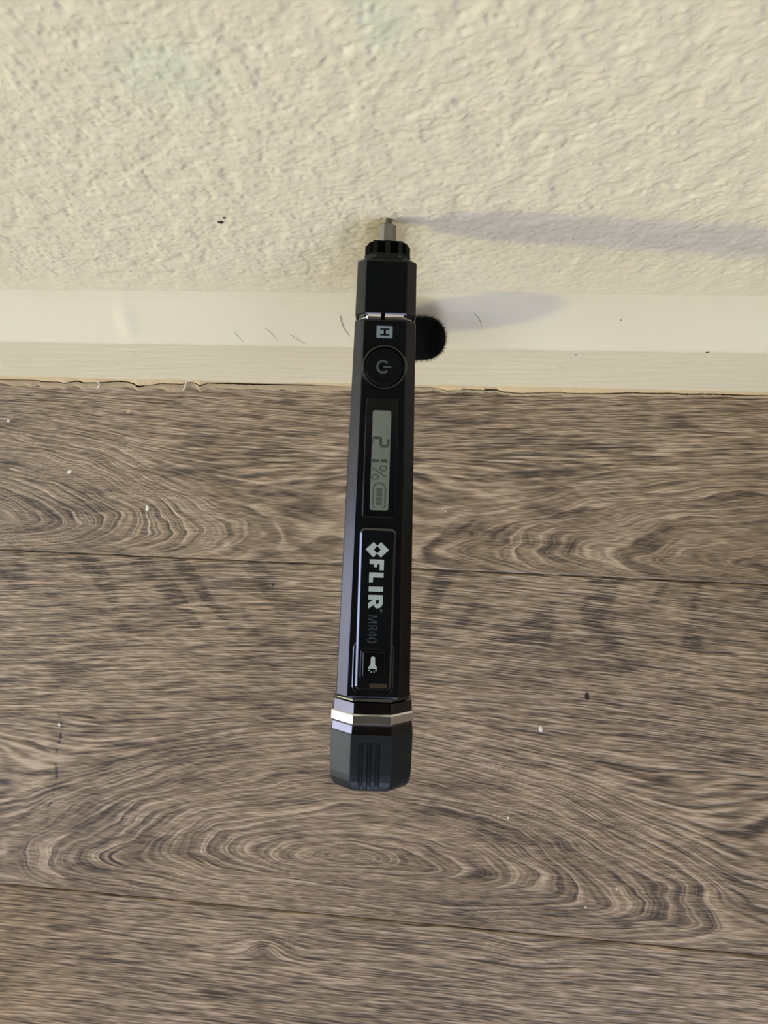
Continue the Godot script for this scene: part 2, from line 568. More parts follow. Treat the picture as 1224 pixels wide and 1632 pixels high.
	quad(st, Vector3(0.03, 0.03, 0.02), Vector3(wx1 - wx0 - 0.03, 0.03, 0.02), Vector3(wx1 - wx0 - 0.03, wy1 - wy0 - 0.03, 0.02), Vector3(0.03, wy1 - wy0 - 0.03, 0.02), Vector3(0, 0, -1))
	obj("pane", st, M.pane, win)
	st = begin()
	box(st, Vector3(XL - 0.1, TOP, -0.1), Vector3(XR + 0.1, TOP + 0.1, ZB + 0.1))
	tag(obj("ceiling", st, M.ceiling), "plain grey ceiling", "", "", "structure")
	# side walls: a glazed door on the left, the right one plain
	glazed("wall_left", "door_1", XL - 0.1, XL, 0.07, 0.80, 0.0, 1.5, "plain cream side wall with a glazed door", "wide glazed door in the left wall")
	st = begin()
	box(st, Vector3(XR, -0.05, 0), Vector3(XR + 0.1, TOP, ZB + 0.1))
	tag(obj("wall_right", st, M.room), "plain cream side wall on the right", "", "", "structure")

func glazed(called: String, opening: String, xa: float, xb: float, za: float, zb: float, ya: float, yb: float, label: String, label2: String) -> void:
	var st := begin()
	box(st, Vector3(xa, -0.05, 0), Vector3(xb, TOP, za))
	box(st, Vector3(xa, -0.05, zb), Vector3(xb, TOP, ZB))
	box(st, Vector3(xa, yb, za), Vector3(xb, TOP, zb))
	box(st, Vector3(xa, -0.05, za), Vector3(xb, ya, zb))
	tag(obj(called, st, M.room), label, "", "", "structure")
	var door := base(opening, Vector3((xa + xb) * 0.5 - 0.02, ya, za))
	tag(door, label2, "", "", "structure")
	st = begin()
	var zl := zb - za
	var h := yb - ya
	box(st, Vector3(0, 0, 0), Vector3(0.04, 0.025, zl))
	box(st, Vector3(0, h - 0.04, 0), Vector3(0.04, h, zl))
	box(st, Vector3(0, 0.025, 0), Vector3(0.04, h - 0.04, 0.02))
	box(st, Vector3(0, 0.025, zl - 0.03), Vector3(0.04, h - 0.04, zl))
	box(st, Vector3(0, 0.025, zl * 0.5), Vector3(0.04, h - 0.04, zl * 0.5 + 0.04))
	obj("frame", st, M.frame, door)
	for k in 2:
		st = begin()
		var z0 := 0.02 if k == 0 else zl * 0.5 + 0.04
		var z1 := zl * 0.5 if k == 0 else zl - 0.03
		quad(st, Vector3(0.02, 0.025, z0), Vector3(0.02, 0.025, z1), Vector3(0.02, h - 0.04, z1), Vector3(0.02, h - 0.04, z0), Vector3.RIGHT)
		obj("pane", st, M.pane, door)

func floor_boards() -> void:
	var fl := base("floor")
	tag(fl, "grey-brown embossed wood-look plank floor", "", "", "structure")
	var st := begin()
	box(st, Vector3(XL - 0.1, -0.06, -0.1), Vector3(XR + 0.1, -0.006, ZB + 0.1))
	obj("subfloor", st, M.dark_brown, fl)
	var t0 := Time.get_ticks_msec()
	# three boards in view, each with its own figure; z of their long edges
	var edges := [0.0130, 0.09875, 0.25077, 0.40277]
	var starts := [-0.300, -0.352, -0.268]
	var looks := [wood(0, -300.0, 0.0, 85.75, 1.07, 98.5 / 85.75), wood(1, -352.0, 0.0, 152.0, 1.0, 150.0 / 152.0), wood(2, -268.0, 0.0, 80.0, 0.94, 0.95)]
	print("wood ms ", Time.get_ticks_msec() - t0)
	var mats := []
	for k in 3: mats.append(wood_material(looks[k]))
	mats[2].uv1_scale = Vector3(1, 152.0 / 80.0, 1)
	var length := PLANK * MM
	var meshes := [plank_mesh(length, 0.08575), plank_mesh(length, 0.152)]
	var tints := []
	for t: float in [1.0, 0.94, 1.05]:
		var m: StandardMaterial3D = mats[1].duplicate()
		m.albedo_color = Color(t, t, t) if t <= 1.0 else Color(1, 1, 1)
		tints.append(m)
	for row in 16:
		var z: float = edges[row] if row < 3 else 0.25077 + 0.152 * (row - 2)
		if z > ZB: break
		var s: float = starts[row] if row < 3 else -0.3 + fmod(row * 0.217, 0.6)
		for k in range(-2, 3):
			var x := s + k * length
			if x > XR + 0.05 or x + length < XL - 0.05: continue
			var m: Material = mats[row] if row < 3 and k == 0 else tints[(row + k + 8) % 3]
			var p := put("plank", meshes[0] if row == 0 else meshes[1], m, fl)
			p.position = Vector3(x, 0, z)

func skirting() -> void:
	var b := base("baseboard_back")
	tag(b, "cream painted skirting board with a sloped top, along the textured wall", "", "", "structure")
	# extruded profile (z, y) in mm, with a wavering painted top edge
	var prof := [Vector2(0, 0), Vector2(13.0, 0), Vector2(13.0, 52.4), Vector2(12.8, 53.2), Vector2(12.2, 54.0), Vector2(8.5, 59.3), Vector2(5.6, 63.6), Vector2(3.6, 67.0), Vector2(2.1, 70.0), Vector2(0.9, 73.2), Vector2(0.1, 76.0), Vector2(-0.8, 79.0)]
	var nz := noise(1.0, 77, 2)
	var st := begin()
	var xs := PackedFloat32Array([XL])
	var x := -0.32
	while x < 0.25:
		xs.append(x)
		x += 0.0015
	xs.append(XR)
	var ring := []
	for xx in xs:
		var row := []
		for k in prof.size():
			var p: Vector2 = prof[k]
			var w := nz.get_noise_2d(xx * 1000.0 * 0.05, k * 3.0) * (0.16 if k >= 2 else 0.0) + nz.get_noise_2d(xx * 300.0, k * 9.0 + 50.0) * (0.05 if k >= 2 and k < 8 else 0.0)
			var wy := nz.get_noise_2d(xx * 60.0, 200.0 + k * 2.0) * (0.3 if k >= 9 else 0.12 if k >= 2 else 0.0)
			# a thick run of paint left of the meter
			var run := 0.9 * exp(-pow((xx * 1000.0 + 141.7) / 3.6, 2.0)) if k == 5 or k == 6 else 0.5 * exp(-pow((xx * 1000.0 + 141.7) / 3.2, 2.0)) if k == 7 else 0.0
			row.append(Vector3(xx, (p.y + wy) * MM, (p.x + w + run) * MM))
		ring.append(row)
	var vs := PackedVector3Array()
	for i in ring.size() - 1:
		for k in prof.size() - 1:
			var a: Vector3 = ring[i][k]
			var c: Vector3 = ring[i + 1][k]
			var d: Vector3 = ring[i + 1][k + 1]
			var e: Vector3 = ring[i][k + 1]
			st.set_smooth_group(0 if k == 1 else 1 if k >= 2 else 2)
			for q: Vector3 in [a, d, c, a, e, d]: st.add_vertex(q)
	st.index()
	st.generate_normals()
	obj("board", st, M.trim, b)
	# chips and scuffs in the paint
	for q: Array in [[Vector3(55.8, 64.2, 4.9), 1.0, M.speck], [Vector3(91.0, 53.0, 13.1), 0.7, M.speck], [Vector3(41.6, 48.1, 13.1), 0.5, M.speck], [Vector3(-16.6, 45.4, 13.1), 0.5, M.speck]]:
		st = begin()
		blob(st, Vector3.ZERO, Vector3(q[1] * 0.9, q[1] * 0.6, 0.22), 31 + int(q[0].x))
		var o := obj("dark_speck", st, q[2], b)
		o.position = q[0] * MM
	for q: Array in [Vector2(-157.4, 26.3), Vector2(-145.7, 39.3), Vector2(-170.6, 29.9), Vector2(-201.8, 30.9), Vector2(-162.0, 26.0), Vector2(87.4, 42.8), Vector2(106.3, 51.0), Vector2(36.6, 32.4), Vector2(-100.0, 36.0)].map(func(v): return [v]):
		st = begin()
		blob(st, Vector3.ZERO, Vector3(rng.randf_range(0.8, 2.6), rng.randf_range(0.35, 0.7), 0.16), 60 + int(q[0].x))
		var o := obj("paint_lump", st, M.trim, b)
		o.position = Vector3(q[0].x, q[0].y, 13.05) * MM
	# dried caulk along the foot of the board, cracked open
	var cr := [Vector3(-330, 14.0, 0.5), Vector3(-240.6, 13.9, 0.49), Vector3(-233.9, 13.9, 0.49), Vector3(-214.0, 13.9, 0.49), Vector3(-212.3, 14.5, 0.66), Vector3(-203.1, 14.5, 0.49), Vector3(-199.8, 15.2, 0.40), Vector3(-197.2, 14.5, 0.66), Vector3(-192.7, 13.8, 0.83), Vector3(-190.4, 14.7, 0.66), Vector3(-183.5, 14.5, 0.66), Vector3(-179.4, 14.1, 0.49), Vector3(-174.9, 13.7, 0.66), Vector3(-172.7, 13.4, 0.99), Vector3(-168.5, 13.6, 0.66), Vector3(-164.5, 14.5, 0.83), Vector3(-162.1, 16.0, 1.32), Vector3(-158.1, 15.3, 0.20), Vector3(-153.9, 14.9, 0.66), Vector3(-150.5, 14.2, 0.49), Vector3(-139.7, 14.3, 0.40), Vector3(-136.6, 13.4, 0.49), Vector3(-133.2, 13.5, 0.49), Vector3(-130.8, 15.0, 0.66), Vector3(-128.4, 14.0, 0.49), Vector3(-126.4, 13.4, 0.49), Vector3(-122.6, 13.4, 0.83)]
	cr.append_array([Vector3(-111.7, 13.4, 0.99), Vector3(-96.2, 13.4, 0.83), Vector3(-75.6, 13.4, 0.66), Vector3(-73.7, 13.4, 0.17), Vector3(-56.4, 13.8, 0.13), Vector3(-25.4, 13.4, 0.33), Vector3(-20.6, 13.4, 0.33), Vector3(-17.7, 13.4, 0.10), Vector3(-13.8, 14.1, 0.33), Vector3(-11.1, 14.9, 0.49), Vector3(-4.4, 14.5, 0.33), Vector3(-2.9, 13.9, 0.49), Vector3(6.1, 14.3, 0.49), Vector3(7.3, 13.9, 0.99), Vector3(12.5, 13.8, 0.83), Vector3(13.9, 14.7, 0.66), Vector3(22.6, 15.4, 0.49), Vector3(41.8, 14.4, 0.49), Vector3(44.6, 14.9, 0.40), Vector3(61.6, 14.7, 0.66), Vector3(74.2, 13.8, 0.66), Vector3(79.8, 14.1, 0.66), Vector3(86.1, 14.0, 0.66), Vector3(89.5, 13.8, 0.66), Vector3(96.4, 14.1, 0.83), Vector3(110.1, 13.8, 0.83), Vector3(123.7, 14.1, 0.66), Vector3(132.9, 13.8, 0.33), Vector3(240, 14.0, 0.5)])
	var tr := base("trim_1")
	tag(tr, "cracked tan caulk line between the skirting board and the floor", "", "", "structure")
	var up := begin()
	var lowr := begin()
	var dark_brown := begin()
	var prev := []
	var seg := 0
	var xm := -329.0
	var jn := noise(1.0, 90, 2)
	while xm < 239.0:
		while seg < cr.size() - 2 and cr[seg + 1].x < xm: seg += 1
		var p0: Vector3 = cr[seg]
		var p1: Vector3 = cr[seg + 1]
		var t := (xm - p0.x) / (p1.x - p0.x)
		var zc := lerpf(p0.y, p1.y, t) + 0.12 * jn.get_noise_2d(xm * 0.9, 0)
		var w := lerpf(p0.z, p1.z, t) * (0.85 + 0.35 * jn.get_noise_2d(xm * 0.7, 9.0))
		var wide := 2.6 + 1.2 * jn.get_noise_2d(xm * 0.05, 200.0) if xm < -126.0 else 2.6 if xm < -74.0 else lerpf(2.6, 1.5, clampf((xm + 74.0) / 18.0, 0, 1)) if xm < -18.0 else 0.9
		var zf := zc + maxf(0.5, wide * (1.0 + 0.35 * jn.get_noise_2d(xm * 0.10, 30.0)) + 0.25 * jn.get_noise_2d(xm * 0.35, 60.0))
		var bump := 0.15 * jn.get_noise_2d(xm * 0.15, 120.0)
		var row := [Vector3(xm, 4.6 + bump, 12.8), Vector3(xm, 2.6 + bump, lerpf(12.9, zc - w * 0.5, 0.45)), Vector3(xm, 1.5 + bump * 0.5, maxf(13.05, zc - w * 0.5)), Vector3(xm, 0.0, maxf(13.0, zc - w * 0.5 - 0.15)), Vector3(xm, 0.0, zc + w * 0.5 + 0.1), Vector3(xm, 1.15 + bump, zc + w * 0.5), Vector3(xm, 0.85 + bump, lerpf(zc + w * 0.5, zf, 0.5)), Vector3(xm, 0.02, zf)]
		if prev:
			for k: int in [0, 1, 2]: quad(up, prev[k] * MM, row[k] * MM, row[k + 1] * MM, prev[k + 1] * MM, Vector3(0, 1, 1))
			for k: int in [4, 5, 6]: quad(lowr, prev[k] * MM, row[k] * MM, row[k + 1] * MM, prev[k + 1] * MM, Vector3(0, 1, -1) if k == 4 else Vector3(0, 1, 0.5))
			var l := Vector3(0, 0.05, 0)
			quad(dark_brown, (Vector3(prev[3].x, 0, 12.9) + l) * MM, (Vector3(row[3].x, 0, 12.9) + l) * MM, (row[4] + l + Vector3(0, 0, 0.1)) * MM, (prev[4] + l + Vector3(0, 0, 0.1)) * MM, Vector3.UP)
		prev = row
		xm += 0.6
	obj("caulk_bead", up, M.caulk, tr)
	obj("caulk_flake", lowr, M.caulk_dirty, tr)
	obj("gap_shade", dark_brown, M.dark_brown, tr)  # dark strip colours in the shade inside the crack

# a small lumpy pebble or crumb, radii in mm
func blob(st: SurfaceTool, at: Vector3, r: Vector3, sd: int) -> void:
	var nz := noise(1.3, sd)
	var pts := []
	var nu := 10
	var nv := 6
	for j in nv + 1:
		var row := []
		var th := PI * j / nv
		for i in nu:
			var ph := TAU * i / nu
			var d := Vector3(sin(th) * cos(ph), cos(th), sin(th) * sin(ph))
			row.append((at + d * r * (1.0 + 0.35 * nz.get_noise_3dv(d))) * MM)
		pts.append(row)
	for j in nv:
		for i in nu:
			var k := (i + 1) % nu
			var hint: Vector3 = pts[j][i] + pts[j + 1][k] - at * 2.0 * MM
			quad(st, pts[j][i], pts[j][k], pts[j + 1][k], pts[j + 1][i], hint)

# ------------------------------------------------------------------ the meter
func half_at(t: float) -> float:
	return 8.85 + (t - 16.0) * 0.01606   # the body widens towards the lamp end

func sec(t: float, less := 0.0) -> PackedVector2Array:
	var h := half_at(t) - less
	return facet_poly(h, h * 0.69, 0.3)

# display and panel layouts are drawn on a straight grid, then laid on the face (s, t in mm)
func on_lcd(p: PackedVector2Array) -> PackedVector2Array:
	var q := PackedVector2Array()
	for v in p: q.append(Vector2(v.x * 0.86 + 0.02, 61.05 + 0.8137 * (v.y - 92.35)))
	return q

func on_panel(p: PackedVector2Array) -> PackedVector2Array:
	var q := PackedVector2Array()
	for v in p:
		var x := (v.y - 136.0) / 50.0
		q.append(Vector2(v.x * 0.93 - 0.03, 96.75 + 0.923 * (v.y - 135.85) - 2.8 * x * (1.0 - x)))
	return q

func tilt_to_face(o: Node3D) -> void:
	# the upper face leaves the axis by 0.92 degrees: parts drawn flat at height 0 are laid on it
	o.transform = Transform3D(Basis(Vector3.RIGHT, -atan(0.01606)), Vector3(0, (8.85 - 16.0 * 0.01606) * MM, 0))

func on_face(called: String, st: SurfaceTool, m: Material, face: Node3D) -> MeshInstance3D:
	return obj(called, st, m, face)

func meter() -> void:
	# local axes: x across the face, y out of the face, z from the pins back to the lamp end; origin at the pin tip
	var d := Vector3(0.00685586, -0.11892112, 0.99288004)
	var n := Vector3(0.11438265, 0.98647967, 0.11736471)
	var s := Vector3(0.99341311, -0.11276362, -0.02036568)
	var o := base("moisture_meter", Vector3(-0.02757784, 0.13062825, 0.0) + s * 0.0005, Basis(s, n, d).orthonormalized())
	tag(o, "black pen-shaped moisture meter with a small LCD, its pins pushed into the textured wall", "moisture meter")
	# pins and their steel holder
	for sx: float in [-0.5, 0.55]:
		var pt := begin()
		loft(pt, [facet_poly(0.12, 0.06, 0.02), facet_poly(0.48, 0.26, 0.08), facet_poly(0.52, 0.3, 0.08)], [-2.0, -0.4, 2.6])
		var p := obj("pin", pt, M.steel, o)
		p.position = Vector3(sx, 0.3 if sx < 0.0 else -0.2, 0) * MM
	var st := begin()
	loft(st, [facet_poly(1.4, 0.7, 0.12), facet_poly(2.45, 1.25, 0.15), facet_poly(2.6, 1.3, 0.15)], [1.9, 2.7, 11.0])
	obj("pin_holder", st, M.steel, o)
	# collar with two pockets in its face
	var col := obj("collar", _collar(), M.gloss_black, o)
	st = begin()
	var core := facet_poly(6.0, 3.9, 0.25)
	loft(st, [scaled(core, 0.93), core, core], [9.0, 9.5, 13.8])
	obj("collar_core", st, M.hole, col)  # near-black core paints in the shade of the pockets
	st = begin()
	for x: float in [-4.0, 3.6]:
		plate(st, rect(x - 0.5, 14.0, x + 0.7, 14.5), 6.6, 7.05)
	obj("collar_rim_catch", st, M.edge, col)
	# nose sleeve
	st = begin()
	loft(st, [sec(15.2, 0.9), sec(15.9), sec(31.9), sec(32.3, 0.3)], [15.1, 15.9, 31.9, 32.3])
	var sleeve := obj("nose_sleeve", st, M.black, o)
	# the flat upper face carries the dark strip and everything on it
	st = begin()
	plate(st, PackedVector2Array([Vector2(-5.95, 16.4), Vector2(5.95, 16.4), Vector2(6.1, 31.7), Vector2(-6.1, 31.7)]), -0.2, 0.03)
	var nf := obj("face_strip", st, M.face_black, sleeve)
	tilt_to_face(nf)
	st = begin()
	lathe(st, Vector2(-0.85, 29.8), [Vector2(0.85, -0.1), Vector2(0.85, 0.06), Vector2(0.65, 0.06), Vector2(0.6, -0.05), Vector2(0.0, -0.06)], 20)
	plate(st, round_rect(-1.35, 31.9, -0.15, 33.9, 0.15), -0.6, 0.02)
	var notch := obj("alignment_notch", st, M.hole, o)
	tilt_to_face(notch)
	st = begin()
	var hr := half_at(33.0)
	loft(st, [facet_poly(hr - 1.2, 5.2, 0.3, hr - 0.3, 4.9), facet_poly(hr - 1.2, 5.5, 0.3, hr - 0.12, 5.0), facet_poly(hr - 1.2, 5.2, 0.3, hr - 0.3, 4.9)], [32.1, 33.0, 33.9])
	tag(obj("metal_ring", st, M.chrome, o), "thin bright metal ring between nose sleeve and body")
	# body
	st = begin()
	loft(st, [sec(33.6, 0.3), sec(34.1), sec(144.6), sec(145.3, 0.4)], [33.6, 34.1, 144.6, 145.3])
	var body := obj("body", st, M.black, o)
	st = begin()
	plate(st, PackedVector2Array([Vector2(-6.1, 34.3), Vector2(6.1, 34.3), Vector2(7.3, 144.5), Vector2(-7.3, 144.5)]), -0.2, 0.03)
	var face := obj("face_strip", st, M.face_black, body)
	tilt_to_face(face)
	st = begin()
	lathe(st, Vector2.ZERO, [Vector2(0.8, 0.0), Vector2(0.8, 0.08), Vector2(0.45, 0.08), Vector2(0.0, 0.02)], 16)
	var slot := obj("side_hole", st, M.hole, body)
	slot.transform = Transform3D(Basis(Vector3(0, 0, 1), Vector3(-1, 0, 0), Vector3(0, -1, 0)), Vector3(-half_at(48.0), 2.5, 48.0) * MM)
	# hold sign
	st = begin()
	plate(st, round_rect(-2.5, 35.8, 2.2, 39.4, 0.35), 0.0, 0.07)
	var badge := obj("hold_sign", st, M.badge, o)
	tilt_to_face(badge)
	badge.set_meta("label", "pale grey square with a dark letter H")
	st = begin()
	plate(st, rect(-1.45, 36.5, 1.3, 37.0), 0.07, 0.1)
	plate(st, rect(-1.45, 38.2, 1.3, 38.7), 0.07, 0.1)
	plate(st, rect(-0.4, 37.0, 0.25, 38.2), 0.07, 0.1)
	obj("letter", st, M.face_black, badge)
	# power button in its rim
	var bc := Vector2(0.15, 48.2)
	st = begin()
	lathe(st, bc, [Vector2(6.75, -1.0), Vector2(6.75, 0.2), Vector2(6.6, 0.42), Vector2(6.3, 0.46), Vector2(6.0, 0.34), Vector2(5.8, -0.15)], 64)
	tilt_to_face(obj("button_rim", st, M.edge, o))
	st = begin()
	lathe(st, bc, [Vector2(5.9, -0.1), Vector2(5.55, 0.1), Vector2(5.55, 0.6), Vector2(5.35, 0.85), Vector2(4.95, 0.94), Vector2(3.2, 0.8), Vector2(0.0, 0.72)], 64)
	var btn := obj("power_button", st, M.face_black, o)
	tilt_to_face(btn)
	st = begin()
	var pc := Vector2(-0.25, 48.15)
	arc_plate(st, pc, 1.35, 2.0, deg_to_rad(42), deg_to_rad(318), 0.68, 0.84, 32)
	plate(st, rect(pc.x + 0.1, pc.y - 0.28, pc.x + 2.4, pc.y + 0.28), 0.68, 0.85)
	obj("power_symbol", st, M.print_dim, btn)
	# display
	st = begin()
	plate(st, round_rect(-4.95, 57.2, 4.65, 92.5, 0.8), -0.1, 0.38, 0.28)
	var disp := obj("display_bezel", st, M.gloss_black, o)
	tilt_to_face(disp)
	st = begin()
	plate(st, round_rect(-2.8, 61.0, 2.65, 90.35, 0.65), 0.3, 0.42)
	var lcd := obj("lcd", st, M.lcd, disp)
	tag(lcd, "grey-green LCD reading 21 % with a battery sign")
	var y0 := 0.42
	var y1 := 0.45
	st = begin()   # 2
	for q: Array in [[Vector2(-3.0, 102.2), Vector2(-0.5, 102.2), 1.0], [Vector2(-0.25, 101.9), Vector2(-0.25, 105.0), 0.9], [Vector2(-0.2, 105.2), Vector2(2.4, 105.2), 1.0], [Vector2(2.35, 102.6), Vector2(2.35, 104.9), 0.8], [Vector2(-3.0, 102.6), Vector2(-3.0, 105.0), 0.3]]:
		plate(st, on_lcd(bar(q[0], q[1], q[2])), y0, y1)
	obj("digit", st, M.lcd_dark, lcd)
	st = begin()   # 1
	plate(st, on_lcd(bar(Vector2(-2.95, 110.5), Vector2(-0.6, 110.5), 1.05)), y0, y1)
	plate(st, on_lcd(bar(Vector2(-0.1, 110.5), Vector2(2.3, 110.5), 1.15)), y0, y1)
	obj("digit", st, M.lcd_dark, lcd)
	st = begin()   # per cent
	var rings: Array = [Vector2(0.95, 113.2), Vector2(-1.75, 116.4)]
	for c: Vector2 in rings:
		arc_plate(st, on_lcd(PackedVector2Array([c]))[0], 0.55, 0.85, 0, TAU, y0, y1, 20, Vector2(1.35, 1.0))
	plate(st, on_lcd(bar(Vector2(-3.0, 113.0), Vector2(2.0, 116.4), 0.42)), y0, y1)
	obj("per_cent_sign", st, M.lcd_dark, lcd)
	st = begin()   # battery
	var bt := 118.6
	for q: Array in [[Vector2(-2.2, bt + 1.4), Vector2(-2.2, bt + 8.4)], [Vector2(1.9, bt + 1.4), Vector2(1.9, bt + 8.4)], [Vector2(-2.2, bt + 1.4), Vector2(-1.2, bt)], [Vector2(1.9, bt + 1.4), Vector2(0.9, bt)], [Vector2(-1.2, bt), Vector2(0.9, bt)], [Vector2(-2.2, bt + 8.4), Vector2(-1.5, bt + 9.0)], [Vector2(1.9, bt + 8.4), Vector2(1.2, bt + 9.0)]]:
		plate(st, on_lcd(bar(q[0], q[1], 0.62)), y0, y1)
	for k in 4:
		plate(st, on_lcd(rect(-1.2, bt + 1.7 + k * 1.62, 0.85, bt + 1.7 + k * 1.62 + 1.45)), y0, y1)
	obj("battery_sign", st, M.lcd_mid, lcd)
	# raised lower panel with maker's sign, a polished edge round it
	st = begin()
	plate(st, on_panel(round_rect(-6.7, 171.0, 6.2, 186.6, 2.2, 8)), -0.1, 0.3, 0.26)
	tilt_to_face(obj("panel_surround", st, M.edge, o))
	st = begin()
	plate(st, on_panel(round_rect(-5.7, 134.6, 5.6, 185.7, 1.6, 8)), -0.1, 0.8, 0.62)
	var pan := obj("front_panel", st, M.edge, o)
	tilt_to_face(pan)
	var f0 := 0.82
	var f1 := 0.86
	st = begin()
	plate(st, on_panel(round_rect(-5.05, 135.3, 4.95, 185.0, 1.0, 8)), 0.5, f0)
	obj("panel_face", st, M.face_black, pan)
	# two chevrons round a dark diamond
	st = begin()
	var dc := Vector2(-0.15, 141.7)
	var arms: Array = [-1.0, 1.0]
	for g: float in arms:
		var pp := PackedVector2Array()
		for v: Vector2 in [Vector2(2.85, 0), Vector2(0.95, 1.98), Vector2(-0.02, 1.0), Vector2(0.86, 0), Vector2(-0.02, -1.0), Vector2(0.95, -1.98)]:
			pp.append(dc + Vector2(v.x * g, v.y) * 1.28)
		plate(st, on_panel(pp), f0, f1)
	obj("diamond_emblem", st, M.print, pan)
	var letters := {
		"F": [[Vector2(0, 0), Vector2(1.55, 0), Vector2(1.55, 1.4), Vector2(2.5, 1.4), Vector2(2.5, 2.35), Vector2(1.55, 2.35), Vector2(1.55, 3.2), Vector2(3.45, 3.2), Vector2(3.45, 4.5), Vector2(0, 4.5)]],
		"L": [[Vector2(0, 0), Vector2(3.2, 0), Vector2(3.2, 1.2), Vector2(1.55, 1.2), Vector2(1.55, 4.5), Vector2(0, 4.5)]],
		"I": [[Vector2(0, 0), Vector2(1.55, 0), Vector2(1.55, 4.5), Vector2(0, 4.5)]],
		"R": [[Vector2(0, 0), Vector2(1.5, 0), Vector2(1.5, 4.5), Vector2(0, 4.5)], [Vector2(1.5, 3.35), Vector2(2.4, 3.35), Vector2(2.75, 3.0), Vector2(2.95, 2.4), Vector2(4.2, 2.5), Vector2(4.05, 3.5), Vector2(3.6, 4.15), Vector2(2.7, 4.5), Vector2(1.5, 4.5)], [Vector2(1.5, 1.5), Vector2(2.6, 0), Vector2(4.35, 0), Vector2(3.1, 1.75), Vector2(3.75, 2.05), Vector2(4.2, 2.5), Vector2(2.95, 2.4), Vector2(2.6, 2.35), Vector2(1.5, 2.35)]]}
	for q: Array in [["F", 144.95], ["L", 149.2], ["I", 153.75], ["R", 156.4]]:
		st = begin()
		for poly: Array in letters[q[0]]:
			var pp := PackedVector2Array()
			for v: Vector2 in poly: pp.append(Vector2(-2.4 + v.y, q[1] + v.x))
			plate(st, on_panel(pp), f0, f1)
		obj("letter", st, M.print, pan)
	st = begin()
	arc_plate(st, on_panel(PackedVector2Array([Vector2(1.75, 161.3)]))[0], 0.15, 0.4, 0, TAU, f0, f1, 14)
	obj("registered_mark", st, M.print_dim, pan)
	var txt := TextMesh.new()
	txt.text = "MR40"
	var sf := SystemFont.new()
	sf.font_names = PackedStringArray(["Droid Sans"])
	txt.font = sf
	txt.font_size = 64
	txt.pixel_size = 0.00005
	txt.depth = 0.00004
	var tm := put("model_lettering", txt, M.print_faint, pan)
	# scale the lettering to the 7.9 mm by 2.7 mm it takes on the panel, then turn it to read along the body
	var ab := txt.get_aabb()
	var kx := 7.9 * MM / ab.size.x
	var ky := 2.75 * MM / ab.size.y
	var tb := Basis(Vector3(0, 0, kx), Vector3(ky, 0, 0), Vector3(0, 1, 0))
	tm.transform = Transform3D(tb, Vector3(-0.85, f0 + 0.02, 124.95) * MM - tb * ab.get_center())
	# lamp button
	st = begin()
	plate(st, on_panel(round_rect(-4.3, 173.2, 4.2, 182.3, 0.9)), f0 - 0.05, f0 + 0.25, 0.2)
	obj("lamp_button_rim", st, M.gloss_black, pan)
	st = begin()
	plate(st, on_panel(round_rect(-3.55, 173.9, 3.45, 181.6, 0.6)), f0, f0 + 0.7, 0.25)
	var lb := obj("lamp_button", st, M.gloss_black, o)
	tilt_to_face(lb)
	st = begin()
	var tc := Vector2(-0.35, 175.4)
	var ly := f0 + 0.7
	plate(st, on_panel(PackedVector2Array([tc + Vector2(-0.35, 0), tc + Vector2(0.35, 0), tc + Vector2(0.65, 0.3), tc + Vector2(0.7, 2.3), tc + Vector2(1.35, 3.3), tc + Vector2(1.35, 3.6), tc + Vector2(-1.35, 3.6), tc + Vector2(-1.35, 3.3), tc + Vector2(-0.7, 2.3), tc + Vector2(-0.65, 0.3)])), ly, ly + 0.04)
	for k in 4:
		var a := deg_to_rad(25.0 + k * 43.0)
		plate(st, on_panel(bar(tc + Vector2(0, 3.75) + Vector2(cos(a) * 1.0, sin(a) * 0.65), tc + Vector2(0, 3.75) + Vector2(cos(a) * 1.4, sin(a) * 1.05), 0.32)), ly, ly + 0.04)
	obj("torch_sign", st, M.print, lb)
	st = begin()
	plate(st, on_panel(round_rect(-1.2, 183.5, 4.3, 184.8, 0.4)), f0 - 0.3, f0 + 0.05)  # brownish plate stands in for a reflection on the panel
	obj("reflection_plate", st, M.reflection_brown, pan)
	# lamp end: flange, bright ring, rubber cap with three grooves in each face
	st = begin()
	loft(st, [facet_poly(10.4, 6.6), facet_poly(10.6, 6.0), facet_poly(10.9, 5.6), facet_poly(11.6, 5.5), facet_poly(11.7, 5.5)], [144.8, 145.5, 146.0, 146.4, 149.8])
	obj("flange", st, M.edge, o)
	st = begin()
	loft(st, [facet_poly(11.8, 5.5), facet_poly(12.3, 5.6), facet_poly(12.3, 5.6), facet_poly(11.8, 5.5)], [149.5, 149.9, 152.2, 152.6])
	tag(obj("metal_ring", st, M.chrome, o), "wide bright metal ring above the rubber end cap")
	st = begin()
	loft(st, [facet_poly(11.75, 5.7), facet_poly(11.9, 5.75), facet_poly(12.15, 5.85)], [152.4, 152.9, 155.4])
	obj("cap_collar", st, M.edge, o)
	st = begin()
	var plain := cap_poly(12.15, 6.0, 0.0)
	var cut := cap_poly(12.15, 6.0, 0.8)
	loft(st, [cap_poly(11.9, 5.9, 0.0), plain, plain, cut, scaled(cut, 0.99), scaled(cut, 0.972), scaled(cap_poly(12.15, 6.0, 0.6), 0.94), scaled(cap_poly(12.15, 6.0, 0.3), 0.885), scaled(plain, 0.80)], [154.9, 155.4, 157.4, 157.7, 167.0, 169.0, 170.4, 171.5, 172.2])
	obj("rubber_cap", st, M.rubber, o)

